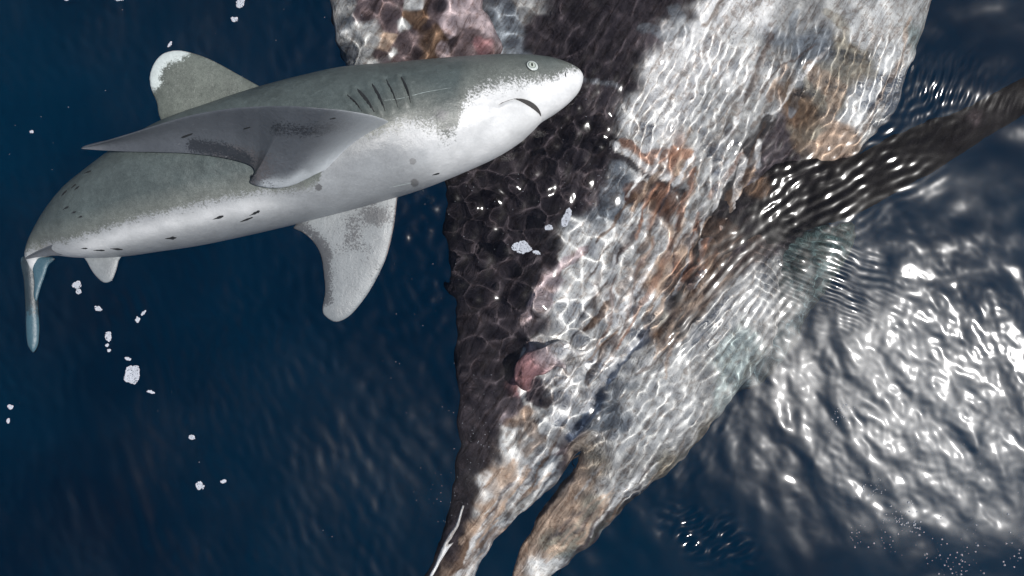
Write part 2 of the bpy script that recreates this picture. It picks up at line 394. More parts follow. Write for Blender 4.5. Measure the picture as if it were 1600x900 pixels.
samples = [
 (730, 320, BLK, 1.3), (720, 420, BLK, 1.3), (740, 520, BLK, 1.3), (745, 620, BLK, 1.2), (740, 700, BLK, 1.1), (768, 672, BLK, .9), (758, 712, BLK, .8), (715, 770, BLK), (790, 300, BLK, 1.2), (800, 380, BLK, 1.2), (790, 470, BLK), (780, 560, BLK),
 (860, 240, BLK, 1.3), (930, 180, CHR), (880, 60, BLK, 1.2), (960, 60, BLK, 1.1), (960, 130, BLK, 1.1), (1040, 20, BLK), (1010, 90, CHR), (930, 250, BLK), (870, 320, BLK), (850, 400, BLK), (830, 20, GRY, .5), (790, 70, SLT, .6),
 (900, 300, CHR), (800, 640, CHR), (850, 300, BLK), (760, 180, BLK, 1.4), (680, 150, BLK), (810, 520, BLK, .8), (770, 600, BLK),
 (990, 200, PAL), (1030, 150, WHT), (1080, 90, WHT), (1120, 30, WHT), (1180, 20, WHT), (1150, 110, PAL), (1090, 190, LGR), (1010, 230, PAL), (960, 240, GRY, .6),
 (1170, 180, LGR), (1200, 110, GRY), (1240, 80, SLT, 1.1), (1245, 30, GRY), (1280, 150, KHK), (1310, 90, KHK, .8), (1300, 30, LGR), (1350, 60, PAL), (1350, 140, PAL), (1320, 180, PAL), (1290, 225, TAN, .8), (1380, 90, PAL), (1400, 30, LGR), (1420, 60, GRN, .8),
 (1225, 180, BRN, .8), (1250, 210, KHK, .7), (1270, 235, TAN, .6), (1200, 215, CHR, .8), (1150, 240, GRY), (1115, 270, LGR), (1190, 270, CHR), (1250, 290, BLK, 1.3), (1160, 300, CHR, .9), (1300, 300, BLK), (1190, 350, BLK), (1140, 340, BRN, .7), 
 (1040, 230, RST, .55), (1000, 245, RST, .5), (1060, 250, TAN, .5), (1000, 285, PAL, .8), (960, 290, SLT, .6), (1020, 310, BRN, .95), (1045, 325, BRN, .6), (1075, 300, LGR), (970, 320, SLT, .8), (980, 350, PAL), (930, 340, SLT, .7), (1060, 360, LGR), (1100, 330, GRY),
 (905, 400, PAL), (950, 400, PAL), (1000, 390, LGR), (1030, 370, TAN, .5), (1030, 420, RST, .5), (1000, 430, TAN, .5), (1060, 410, TAN, .7), (1050, 450, BRN, .5), (1085, 385, CHR, .55), (1065, 435, CHR, .45), (1040, 480, CHR, .4), (1100, 420, BRN, .7), (1075, 470, BRN, .6), (1040, 510, KHK, .6), (1130, 400, CHR, .6), (1100, 370, RST, .4),
 (860, 430, PNK, .6), (845, 455, PNK, .5), (870, 470, PAL), (920, 460, PAL, 1.1), (960, 470, WHT), (940, 520, LGR), (980, 500, LGR), (890, 520, PAL), (830, 490, CHR), (850, 545, PNK, .5),
 (930, 560, WHT, .9), (900, 600, PAL), (990, 560, LGR), (1010, 540, TAN, .7), (960, 600, SLT, .6), (930, 630, SLT, .6), (905, 655, SLT, .6), (1000, 590, LGR), (870, 560, WHT, .7), (820, 580, DPK, .5), (850, 600, CHR, .7), (860, 625, CHR, .6), (1040, 560, LGR), (1100, 520, LGR), (1150, 470, LGR), (1190, 430, GRY), (1170, 400, CHR, .6),
 (800, 650, PNK, .5), (835, 660, TAN, .6), (830, 690, BRN, .6), (870, 660, PAL, .7), (805, 690, PAL, .6), (800, 720, TAN), (778, 742, PAL, .6), (860, 690, LGR, .7), (885, 640, LGR, .6),
 (715, 720, BLK, 1.1), (708, 790, BLK), (690, 840, BLK), (680, 880, BLK), (650, 950, BLK), (755, 750, PAL, .5), (735, 800, LGR, .4), (760, 790, TAN), (790, 740, TAN), (740, 840, TAN), (720, 870, BRN, .7), (700, 910, TAN), (670, 960, TAN), (775, 800, PAL, .5), (760, 830, PAL, .5), (735, 880, PAL, .5),
 (830, 722, LGR), (800, 780, GRY), (830, 765, SLT), (860, 740, SLT), (888, 714, CHR, .9), (780, 820, SLT, .8), (755, 850, SLT, .7), (745, 885, SLT, .7), (720, 930, SLT), (690, 990, SLT), (820, 690, PAL), (755, 775, PAL, .5),
 (930, 730, TAN), (900, 770, TAN), (870, 800, TAN), (845, 840, TAN), (830, 880, TAN), (815, 940, TAN), (930, 780, KHK), (900, 830, KHK), (870, 860, KHK), (850, 900, PAL, .7), (960, 750, LGR), (990, 740, GRY), (960, 800, CHR, .5), (935, 830, CHR, .45), (985, 780, LGR), (900, 870, GRN, .7), (960, 835, GRN, .6), (880, 890, PAL, .6), (840, 980, KHK),
 (960, 690, LGR), (1000, 650, LGR), (1040, 620, LGR), (1080, 600, GRY), (1060, 660, GRY), (1000, 710, GRY), (1030, 720, KHK), (1080, 660, KHK, .7), (1110, 600, GRN, .8), (1200, 500, GRY), (1150, 560, GRN), (940, 720, KHK),
]
samples = [(a, b, c_, *r_) for a, b, c_, *r_ in samples]
NVY = (.03, .05, .09)
feats = [([(905, 705), (885, 745), (860, 778), (834, 818), (811, 858), (798, 900), (780, 970)], 4, BLK, .9), ([(1085, 690), (1040, 730), (985, 775), (935, 820), (905, 850)], 6, (.10, .10, .09), .8), ([(1080, 715), (1030, 755), (985, 800), (950, 840), (905, 875), (875, 905)], 5, WHT, .7),
 ([(880, 715), (840, 745), (800, 790), (770, 830)], 4, LGR, .8), ([(870, 738), (830, 765), (790, 805)], 3, BLK, .5), ([(870, 700), (820, 735), (780, 780), (750, 830), (725, 880), (700, 930)], 5, WHT, .7), ([(700, 640), (760, 700), (740, 760)], 3, CHR, .3),
 ([(800, 660), (830, 665), (850, 690), (830, 705)], 9, BRN, .7), ([(700, 800), (690, 860), (660, 920)], 8, BLK, .8),
([(1185, 200), (1145, 260), (1112, 330), (1085, 385), (1062, 430), (1042, 475)], 9, (.04, .035, .035), .9), ([(1172, 385), (1130, 420), (1090, 460), (1045, 505), (1025, 530)], 14, (.10, .075, .065), .85),
 ([(1120, 330), (1135, 310), (1150, 280)], 8, BRN, .8), ([(912, 392), (875, 412), (845, 438), (828, 470), (820, 490)], 6, PNK, .9), ([(1005, 515), (965, 565), (935, 615), (890, 680)], 7, NVY, .85), ([(985, 530), (945, 585), (905, 640)], 4, WHT, .8),
 ([(945, 238), (1000, 262), (1050, 282)], 6, WHT, .8), ([(890, 242), (960, 256), (1030, 290), (1060, 300)], 5, BLK, .9), ([(1000, 60), (1035, 82), (1058, 62), (1050, 30)], 8, SLT, .6), ([(860, 150), (900, 130), (960, 150)], 4, SLT, .5),
 ([(880, 575), (888, 620), (870, 655)], 8, WHT, .7), ([(1230, 30), (1222, 90), (1238, 140), (1222, 190)], 5, SLT, .7), ([(1280, 30), (1310, 60), (1290, 100), (1340, 130)], 9, KHK, .7), ([(1255, 120), (1290, 150), (1275, 190), (1300, 220)], 12, TAN, .6), ([(1225, 150), (1250, 195), (1235, 230)], 14, (.13, .09, .06), .7),
 ([(1400, 40), (1388, 110), (1352, 190), (1320, 240)], 4, TAN, .6), ([(980, 310), (1015, 300), (1045, 318), (1030, 335)], 16, (.12, .06, .04), .85), ([(965, 235), (1000, 250), (1040, 235), (1070, 245)], 8, RST, .8), ([(1035, 380), (1010, 440), (985, 490)], 5, RST, .7), ([(1060, 350), (1040, 400), (1020, 450), (1000, 500)], 4, TAN, .7), ([(1085, 340), (1075, 400), (1050, 450)], 4, RST, .6),
  ([(820, 545), (812, 590), (825, 630), (860, 650)], 4, LGR, .7), ([(1150, 440), (1120, 480), (1060, 530), (1010, 570)], 8, GRY, .6)]
rf = random.Random(21)
for k in range(90):
    x = rf.uniform(930, 1130); y = rf.uniform(230, 560) if k < 60 else rf.uniform(20, 560); a = R(rf.gauss(62, 9)); L = rf.uniform(15, 60)
    x += (400 - y) * .45
    c1 = rf.choice([RST, TAN, BRN, CHR, WHT, WHT, TAN, (.10, .06, .045)])
    feats.append(([(x - math.cos(a) * L, y + math.sin(a) * L), (x + rf.gauss(0, 4), y), (x + math.cos(a) * L, y - math.sin(a) * L)], rf.uniform(1.5, 4.5), c1, rf.uniform(.4, .85)))
for k in range(60):
    x, y = rf.choice([(rf.uniform(720, 860), 0), (rf.uniform(870, 1010), 1)]); y = 900 - (x - 690) * 1.0 + rf.gauss(0, 25) if y == 0 else 900 - (x - 830) * .85 + rf.gauss(0, 30)
    a = R(rf.gauss(52, 7)); L = rf.uniform(15, 50); c1 = rf.choice([WHT, TAN, TAN, PAL, BRN, CHR])
    feats.append(([(x - math.cos(a) * L, y + math.sin(a) * L), (x + math.cos(a) * L, y - math.sin(a) * L)], rf.uniform(1.5, 4), c1, rf.uniform(.4, .8)))
paint = painter([s if len(s) > 3 else (*s, 1.) for s in samples], 26, 7, 3, feats)

whale = empty('whale_carcass', P(1000, 420, -.9))
tag(whale, 'dead whale carcass under the ripples, dark hide, pale torn blubber, one long flipper', 'whale carcass')
ridges = [([(1170, 380), (1110, 440), (1040, 520), (980, 590), (900, 680)], .05, 14), ([(1130, 290), (1080, 380), (1040, 470)], -.05, 12),
          ([(960, 240), (900, 330), (850, 430), (830, 500)], .03, 30), ([(1240, 20), (1230, 150), (1290, 240)], -.05, 25), ([(1060, 0), (1000, 120), (950, 250)], .04, 45),
          ([(900, 600), (840, 640), (860, 560), (905, 590)], -.05, 18), ([(950, 640), (890, 700)], -.06, 12)]
def body_z(zc, h, Rr, fold=.03, seed=7, deepen=0):
    def fn(X, Y, d, PX, PY):
        q = np.clip(d / Rr, 0, 1); f = np.sqrt(1 - (1 - q) ** 2)
        top = zc + h * f - .16 * sstep(1000, 800, PX) * (PY > -1e3) * f * deepen + fold * f * vnoise(X, Y, 4.5, seed, 5) + fold * .35 * f * vnoise(X, Y, 22, seed + 3, 3)
        for ln, a, wd in ridges: top = top + a * f * np.exp(-(pldist(PX, PY, ln) / wd) ** 2)
        return np.minimum(top, -.05 - .0 * d), zc - h * 1.1 * f
    return fn
body_poly = [(700, -420), (560, -330), (505, -200), (500, -90), (512, -20), (514, 30), (532, 72), (548, 104), (600, 150), (650, 220), (694, 282), (700, 318), (695, 362), (706, 408), (702, 440), (714, 490), (712, 560), (717, 640), (716, 700),
             (704, 790), (690, 840), (669, 895), (640, 965), (615, 1030), (668, 1050), (702, 975), (735, 922), (752, 872), (772, 845), (800, 814), (835, 786), (862, 765), (878, 742), (893, 718), (903, 704), (907, 706), (898, 728), (884, 752), (862, 778), (836, 816), (813, 858), (800, 900), (786, 960), (770, 1040), (830, 1050), (835, 960), (862, 900), (900, 868), (930, 842), (960, 806), (1000, 766), (1042, 738), (1082, 700), (1120, 655), (1165, 600), (1205, 545), (1222, 490), (1215, 440), (1222, 400), (1262, 360),
             (1310, 300), (1345, 235), (1392, 180), (1420, 110), (1440, 40), (1462, -30), (1475, -100), (1450, -250), (1330, -380), (1000, -450)]
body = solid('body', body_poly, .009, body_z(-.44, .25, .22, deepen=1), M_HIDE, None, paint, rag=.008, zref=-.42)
keep_world(body, whale)

def line_col(base, spots, warp=14, seed=9, sharp=6):
    return painter([s if len(s) > 3 else (*s, 1.) for s in spots], warp, sharp, seed)
# the long dark flipper, reaching up to the surface at its tip
def flip_z(X, Y, d, PX, PY):
    u = np.clip((PX - 1150) / 450, 0, 1.15); q = np.clip(d / .15, 0, 1); f = np.sqrt(1 - (1 - q) ** 2)
    zc = -.30 + .17 * u; top = zc + .13 * f + .012 * f * vnoise(X, Y, 7, 41, 4)
    return top, zc - .10 * f
flipper = solid('flipper', [(1120, 310), (1180, 265), (1250, 245), (1330, 248), (1390, 215), (1450, 190), (1500, 172), (1545, 148), (1600, 118), (1700, 55), (1800, -20), (1850, -30), (1840, 30), (1760, 90), (1670, 145), (1600, 178), (1555, 205), (1500, 240), (1450, 272), (1400, 300), (1350, 330), (1290, 352), (1230, 375), (1175, 405), (1120, 420), (1090, 370)],
                .007, flip_z, M_HIDE, None,
                line_col((.009, .008, .009), [(1150, 330, (.03, .026, .028)), (1120, 370, (.09, .06, .045), .7), (1200, 330, (.009, .008, .009)), (1280, 300, (.009, .008, .009)), (1350, 270, (.009, .008, .009)), (1420, 240, (.009, .008, .009)), (1480, 210, (.013, .011, .012)), (1530, 185, (.013, .011, .012)), (1600, 150, (.009, .008, .009)), (1200, 380, (.009, .008, .009)), (1300, 330, (.009, .008, .009)), (1430, 275, (.009, .008, .009)), (1500, 185, (.09, .07, .07), .45), (1250, 270, (.013, .011, .012)), (1190, 290, BRN, .4)]), rag=.006, smooth_n=100, zref=-.2)
keep_world(flipper, whale)
# paler flank sinking away below the flipper, and the ragged flap at the top left
low = solid('lower_flank', [(1140, 420), (1230, 380), (1320, 345), (1335, 365), (1310, 420), (1270, 490), (1225, 560), (1160, 620), (1110, 600)], .012,
            lambda X, Y, d, PX, PY: (-.75 + .16 * np.sqrt(np.clip(d / .2, 0, 1)), -.75 - .1 * np.sqrt(np.clip(d / .2, 0, 1))), M_HIDE, None,
            line_col((.1, .14, .14), [(1200, 450, (.10, .14, .14)), (1280, 400, (.08, .12, .12)), (1230, 520, (.08, .11, .12))]), rag=.012, smooth_n=60, zref=-.75)
keep_world(low, whale)
flap = solid('torn_flap', [(520, -210), (500, -80), (508, -20), (516, 34), (533, 72), (546, 106), (590, 130), (680, 130), (760, 110), (785, 80), (782, 50), (765, 20), (752, 5), (760, -30), (780, -80), (700, -200)], .007,
             body_z(-.34, .12, .16, .03, 57), M_HIDE, None,
             line_col(MAU, [(530, 10, GRY, .8), (560, 40, LGR, .9), (560, 85, LGR, .8), (600, 20, MAU), (620, 70, MAU), (590, 55, TAN, .5), (650, 30, BRN), (640, 5, LGR, .5), (680, 30, MAU), (670, 75, BRN), (700, 50, PNK, .6), (720, 15, PNK), (745, 30, PNK), (770, 45, PNK, .6), (740, 70, MAU), (690, 90, PNK, .5), (610, 95, MAU), (550, 60, GRY), (575, 10, MAU), (700, 10, CHR, .6), (760, 75, DPK, .4), (540, 40, PAL, .4), (620, 40, LGR, .4), (600, 80, PAL, .4), (665, 50, (.07, .05, .05), .6), (715, 70, (.07, .05, .05), .5), (635, 90, (.08, .06, .06), .5), (580, 70, (.08, .06, .06), .4), (690, 10, (.08, .06, .06), .5)], 20, sharp=3), rag=.012, smooth_n=70, zref=-.24)
keep_world(flap, whale)
wound = solid('wound', [(806, 570), (820, 553), (850, 540), (880, 535), (905, 545), (922, 548), (905, 560), (888, 562), (885, 580), (870, 575), (850, 585), (835, 590), (822, 610), (808, 605), (803, 590)], .005,
              lambda X, Y, d, PX, PY: (-.185 + .05 * np.sqrt(np.clip(d / .04, 0, 1)) + .02 * vnoise(X, Y, 16, 66, 4) * np.clip(d / .03, 0, 1), -.185 - .06 * np.clip(d / .03, 0, 1)), M_HIDE, None,
              line_col(PNK, [(825, 565, DPK), (815, 595, DPK), (850, 560, PNK), (880, 550, WHT), (900, 550, WHT), (840, 580, DPK), (870, 570, PNK, .7)], 8), rag=.006, smooth_n=70, zref=-.18)
tag(wound, 'pink raw wound'); keep_world(wound, whale)
strip = solid('torn_edge', [(723, 790), (726, 791), (718, 820), (706, 842), (700, 850), (710, 846), (702, 857), (688, 878), (676, 902), (662, 930), (658, 928), (671, 900), (684, 872), (695, 846), (712, 820)], .004,
              lambda X, Y, d, PX, PY: (-.20 + .03 * np.sqrt(np.clip(d / .02, 0, 1)), -.20 - .04 * np.clip(d / .02, 0, 1)), M_HIDE, None, line_col(WHT, [(700, 850, WHT), (720, 800, WHT)]), zref=-.2)
tag(strip, 'white torn edge'); keep_world(strip, whale)
for o in (body, flipper, low, flap, wound, strip): o.cycles.is_caustics_receiver = True

# ------------------------------------------------------------ the shark
ZS = .07
shark = empty('shark', P(470, 240, ZS))
tag(shark, 'grey shark with white belly rolled on its side, head to the right', 'shark')
pairs = [(911.5, 120, 911, 123), (909, 113, 910, 130), (901, 105, 904, 144), (885, 97, 889, 161), (862, 90, 867, 178), (838, 87, 846, 191), (815, 86, 832, 205), (785, 86, 810, 224), (740, 89, 772, 247), (680, 94, 716, 272), (620, 100, 655, 296),
         (540, 107, 580, 319), (470, 122, 508, 338), (400, 141, 438, 355), (330, 164, 368, 371), (262, 188, 305, 384), (200, 222, 245, 393), (150, 257, 197, 400), (105, 292, 152, 403), (68, 330, 112, 402), (42, 366, 80, 399), (31, 392, 60, 402), (33, 408, 55, 410), (40, 424, 52, 424)]
NS, NA = 560, 176
pr = crom(pairs, NS)
sT, sB = pr[:, :2], pr[:, 2:]
cen = (sT + sB) / 2; hv = (sT - sB) / 2; half = np.hypot(hv[:, 0], hv[:, 1])
zw = half * K * (1.02 - .30 * np.exp(-((cen[:, 0] - 880) / 60) ** 2) + 0 * half)     # half thickness toward the camera
zc = np.full(NS, ZS) - .06 * sstep(140, 30, cen[:, 0])
phi = np.linspace(0, 2 * np.pi, NA, endpoint=False)
cp, sp_ = np.cos(phi), np.sin(phi)
fz = (HC - ZS) / HC
def ring(i_all):
    # full in the middle, a little narrower toward the back
    cc = np.sign(cp) * np.abs(cp) ** .95; ss = np.sign(sp_) * np.abs(sp_) ** .9 * (1 - .10 * cp)
    return cc, ss
cc, ss = ring(0)
Xb = ((cen[:, 0:1] + hv[:, 0:1] * cc) - 800) * K * fz
Yb = (450 - (cen[:, 1:2] + hv[:, 1:2] * cc)) * K * fz
Zb = zc[:, None] + zw[:, None] * ss
near = ss[None, :] > 0
fz3 = (HC - Zb) / HC
QX = Xb / K / fz3 + 800; QY = 450 - Yb / K / fz3
mouth = crom([(779, 164), (790, 158), (802, 154.5), (815, 155.5), (828, 161), (838, 169), (843, 178), (846, 189)], 40)
gills = [((542, 148), (567, 176)), ((558, 139), (586, 177)), ((581, 131), (602, 174)), ((603, 124), (622, 168)), ((627, 120), (642, 161))]
groove = -.010 * np.exp(-(pldist(QX, QY, mouth) / 3.0) ** 2)
groove += .008 * np.exp(-((pldist(QX, QY, mouth + np.array([[-6, 10]])) ) / 9.0) ** 2)
for a, b in gills:
    groove += -.012 * np.exp(-(pldist(QX, QY, [a, b]) / 3.0) ** 2) + .009 * np.exp(-(pldist(QX, QY, [(a[0] - 6, a[1] + 1), (b[0] - 6, b[1] + 1)]) / 4.5) ** 2)
groove += .006 * np.exp(-(np.hypot(QX - 832, QY - 103) / 12) ** 2)
groove += .010 * np.exp(-(pldist(QX, QY, [(610, 192), (600, 215), (560, 245)]) / 22) ** 2)
groove += .004 * vnoise(QX, QY, 1 / 70., 91, 3) + .0012 * vnoise(QX * 1.0, QY * 3, 1 / 22., 93, 3)
Zb = Zb + np.where(near, groove * np.clip(ss[None, :] * 3, 0, 1), 0)
# border between grey back and white belly, in photo pixels on the near side
bl = np.array([(911, 104), (885, 112), (868, 122), (845, 124), (820, 128), (790, 132), (762, 138), (738, 150), (722, 172), (712, 205), (695, 212), (672, 198), (640, 192), (610, 200), (570, 212), (530, 232), (506, 258), (493, 290), (440, 298), (400, 300), (350, 310), (300, 321), (250, 333), (200, 345), (150, 362), (110, 374), (70, 382), (45, 392), (30, 402)], float)
blc = crom(bl, 400)
o_ = np.argsort(blc[:, 0])
byt = np.interp(QX, blc[o_, 0], blc[o_, 1])
bellyN = np.clip((QY - byt) / (36. + 34 * sstep(540, 640, QX) * (1 - sstep(780, 860, QX))), -1.2, 1.2)
pale_b = np.clip(sstep(600, 740, QX + .4 * (240 - QY)) + .7 * np.exp(-((QY - byt - 22) / 16) ** 2) * sstep(480, 400, QX), 0, 1)  # sunlit head and flank band painted paler, shaded belly left darker
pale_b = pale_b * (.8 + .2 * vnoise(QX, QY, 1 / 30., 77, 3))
# mirror to the far side by angle
mirror = (-np.arange(NA)) % NA
belly = np.where(near, bellyN, bellyN[:, mirror])
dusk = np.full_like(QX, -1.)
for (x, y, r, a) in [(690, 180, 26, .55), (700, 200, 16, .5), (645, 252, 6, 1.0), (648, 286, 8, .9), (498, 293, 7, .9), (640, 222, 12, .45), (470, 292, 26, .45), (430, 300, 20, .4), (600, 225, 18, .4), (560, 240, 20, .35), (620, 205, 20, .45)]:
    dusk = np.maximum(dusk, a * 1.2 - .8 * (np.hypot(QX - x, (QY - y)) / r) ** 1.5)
idx = np.arange(NS * NA).reshape(NS, NA); nx_ = np.roll(idx, -1, 1)
F = np.stack([idx[:-1], nx_[:-1], nx_[1:], idx[1:]], -1).reshape(-1, 4)
Vb = np.stack([Xb, Yb, Zb], -1).reshape(-1, 3)
tipc = len(Vb); Vb = np.concatenate([Vb, [Vb[:NA].mean(0)], [Vb[-NA:].mean(0)]])
caps = [(tipc, (k + 1) % NA, k) for k in range(NA)] + [(tipc + 1, idx[-1, k], idx[-1, (k + 1) % NA]) for k in range(NA)]
me_body = mesh_obj('body', Vb, [tuple(map(int, q)) for q in F] + [tuple(map(int, q)) for q in caps], M_SKIN, None, True,
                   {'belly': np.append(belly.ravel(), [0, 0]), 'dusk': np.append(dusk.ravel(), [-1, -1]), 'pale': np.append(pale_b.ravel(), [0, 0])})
keep_world(me_body, shark)
bvh = BVHTree.FromPolygons([tuple(v) for v in Vb.tolist()], [tuple(map(int, q)) for q in F])
def on(px, py, tree=None, off=.001):
    """the spot of the shark's skin seen at a photo pixel"""
    a = Vector((0, 0, HC)); b = Vector(P(px, py, 0))
    h, n, i, d = (tree or bvh).ray_cast(a, (b - a).normalized())
    if h is None: return None
    if n.z < 0: n = -n
    return h + n * off, n
def strip_mesh(name, A, B, mat, parent, off=.0012, tree=None, sink=.004):
    """a thin solid laid on the skin between two pixel curves"""
    V = []; F_ = []
    for (a, b) in zip(A, B):
        pa, pb = on(*a, tree, off), on(*b, tree, off)
        if pa is None or pb is None: continue
        V += [pa[0], pb[0], pb[0] - pb[1] * sink, pa[0] - pa[1] * sink]
    m = len(V) // 4
    for k in range(m - 1):
        for j in range(4): F_.append((4 * k + j, 4 * k + (j + 1) % 4, 4 * k + 4 + (j + 1) % 4, 4 * k + 4 + j))
    if m < 2: return None
    F_ += [(3, 2, 1, 0), (4 * m - 4, 4 * m - 3, 4 * m - 2, 4 * m - 1)]
    o = mesh_obj(name, V, F_, mat, None, False); keep_world(o, shark); return o
def spindle(name, pts, wmax, mat, off=.0012, tree=None, jit=0, skew=.5, n=14):
    L = crom(pts, n); T = np.gradient(L, axis=0); T /= np.hypot(T[:, 0], T[:, 1])[:, None] + 1e-9; N_ = np.stack([-T[:, 1], T[:, 0]], 1)
    t = np.linspace(0, 1, n); wd = wmax * np.sin(np.pi * t ** (math.log(.5) / math.log(skew))) + .15
    wd = wd * (1 + jit * np.array([random.uniform(-1, 1) for _ in t]))
    return strip_mesh(name, L + N_ * wd[:, None] / 2, L - N_ * wd[:, None] / 2, mat, shark, off, tree)
random.seed(4)
for k, (a, b) in enumerate(gills):
    mid = ((a[0] + b[0]) / 2 + 1.0, (a[1] + b[1]) / 2 - 1.5)
    spindle('gill_slit', [a, mid, b], [3.0, 5.2, 4.4, 2.4, 3.8][k], M_DARK, .0035, skew=.4)
# mouth: dark gap that widens toward the front of the jaw
mt = crom([(803, 154), (815, 154), (828, 158), (838, 165), (844, 174), (845, 180)], 20)
mb = crom([(803, 154.5), (812, 158), (823, 164), (833, 170.5), (841, 177), (844.5, 181)], 20)
strip_mesh('mouth', mt, mb, M_MOUTH, shark, .004, sink=.012)
spindle('mouth_corner', [(779, 164), (790, 158.5), (803, 154.2)], .5, M_MOUTH, .002)
spindle('nostril', [(884, 112), (883.5, 117), (884.5, 121)], 1.6, M_DARK)
# eye
def disc(px, py, rx, ry, up, n=24, rot=0, rings=5, base=0):
    """a low dome standing on the skin at a pixel"""
    c0, nn = on(px, py); u = Vector((1, 0, 0)); u = (u - nn * u.dot(nn)).normalized(); v = nn.cross(u)
    V = []; F_ = []
    for r_ in range(rings):
        q = (r_ + 1) / rings * math.pi / 2
        for k in range(n):
            a = 2 * math.pi * k / n
            e = u * (math.cos(a) * rx * K * math.sin(q)) + v * (math.sin(a) * ry * K * math.sin(q))
            V.append(c0 + e + nn * (base + up * math.cos(q)))
    for r_ in range(rings - 1):
        for k in range(n): F_.append((r_ * n + k, r_ * n + (k + 1) % n, (r_ + 1) * n + (k + 1) % n, (r_ + 1) * n + k))
    F_.append(tuple(range(n))[::-1])
    return V, F_
eye_o = mesh_obj('eye', *disc(832, 103, 9.0, 9.6, .006), M_LID); keep_world(eye_o, shark)
def sub(o):
    o.parent = eye_o; o.matrix_parent_inverse = (shark.matrix_basis).inverted()
    o.matrix_parent_inverse = (shark.matrix_basis @ eye_o.matrix_parent_inverse @ eye_o.matrix_basis).inverted()
c0, nn = on(832, 103)
def ring_mesh(px, py, r0, r1, up, th):
    c0, nn = on(px, py); u = Vector((1, 0, 0)); u = (u - nn * u.dot(nn)).normalized(); v = nn.cross(u); V = []; F_ = []
    n, m = 28, 8
    for k in range(n):
        a = 2 * math.pi * k / n; e = u * math.cos(a) + v * math.sin(a)
        for j in range(m):
            b = 2 * math.pi * j / m; V.append(c0 + e * ((r0 + r1) / 2 * K + (r1 - r0) / 2 * K * math.cos(b)) + nn * (up + th * math.sin(b)))
    for k in range(n):
        for j in range(m): F_.append((k * m + j, ((k + 1) % n) * m + j, ((k + 1) % n) * m + (j + 1) % m, k * m + (j + 1) % m))
    return V, F_
M_RIMD = plain('eye_socket', (.06, .07, .065), .5)
sub(mesh_obj('eye_rim', *ring_mesh(832, 103, 8.8, 10.2, .0003, .0018), M_RIMD))
sub(mesh_obj('iris', *disc(830.7, 102.8, 5.0, 5.8, .002, base=.0052), M_IRIS))
sub(mesh_obj('iris_ring', *ring_mesh(830.7, 102.8, 5.0, 6.0, .0050, .0010), M_RIMD))
sub(mesh_obj('pupil', *disc(830.5, 102.8, 1.5, 3.8, .0012, 12, base=.0072), M_PUPIL))
# scars, parasites and pores
for (x, y, a, L, wd) in [(120, 294, 40, 5, 2), (137, 269, 20, 6, 1.8), (115, 291, 40, 5, 1.6), (101, 301, 45, 5, 2), (99, 303, 50, 4, 2), (103, 325, 30, 5, 2), (115, 332, 20, 4, 2), (125, 339, 20, 4, 2), (341, 340, 18, 9, 3), (385, 343, 20, 11, 2.6), (398, 333, 25, 9, 3.4), (267, 372, 5, 9, 3.4), (132, 388, 0, 5, 1.6), (155, 391, 0, 9, 2), (182, 389, -4, 10, 2.4), (681, 272, 15, 6, 1.8)]:
    c_, s_ = math.cos(R(a)), -math.sin(R(a))
    spindle('scar', [(x - c_ * L, y - s_ * L), (x, y), (x + c_ * L, y + s_ * L)], wd * 1.1, M_DARK, .0015, jit=.35, skew=.65, n=10)
for pts in ([(600, 157), (630, 153), (665, 144), (705, 137)], [(614, 292), (628, 289), (642, 286)]):
    spindle('scratch', pts, .45, M_SCRATCH, .0008, jit=.6, n=24)
pv, pf = [], []
rng = random.Random(8)
for k in range(70):
    if k < 35: x, y = rng.gauss(783, 18), rng.gauss(103 + 0, 4) + (rng.random() < .5) * 7
    else: x, y = rng.gauss(768, 12), rng.gauss(140, 3.5)
    q = on(x, y, off=.0006)
    if q is None: continue
    p, nn_ = q; u = nn_.orthogonal().normalized(); v = nn_.cross(u); b0 = len(pv); r_ = rng.uniform(.0008, .0016)
    for a in range(5): pv.append(p + (u * math.cos(a * 1.2566) + v * math.sin(a * 1.2566)) * r_)
    pv.append(p + nn_ * .0008); pf += [(b0 + a, b0 + (a + 1) % 5, b0 + 5) for a in range(5)]
po = mesh_obj('pores', pv, pf, M_RIMD); po['kind'] = 'stuff'; keep_world(po, shark)

def plate(name, poly, z0, thick, Rr, mat, bellyf, duskf=None, n=80, cell=.005, tilt=None, seed=1):
    def zf(X, Y, d, PX, PY):
        f = np.sqrt(1 - (1 - np.clip(d / Rr, 0, 1)) ** 2); base = z0 + (tilt(PX, PY) if tilt else 0)
        return base + thick * f + .0 * X, base - thick * f
    o = solid(name, poly, cell, zf, mat, None, None, 0.0012, n, z0, {'belly': bellyf, 'dusk': duskf or (lambda PX, PY, d: np.full(PX.shape, -1.))}, seed)
    keep_world(o, shark); return o
dorsal = plate('dorsal_fin', [(420, 150), (408, 136.5), (380, 121), (350, 104), (320, 89), (295, 81), (275, 78.5), (255, 84), (241, 99), (234, 120), (237, 141), (245, 160), (250, 185), (270, 215), (340, 205)], ZS - .01, .022, .10, M_DORSAL,
      lambda PX, PY, d: np.clip(.78 - pldist(PX, PY, [(276, 76), (252, 84), (237, 104), (233, 122)]) / 26., -1, 1.2), lambda PX, PY, d: .2 + .2 * vnoise(PX, PY, 1 / 30., 4, 3))
tag(dorsal, 'rounded dorsal fin with white tip')
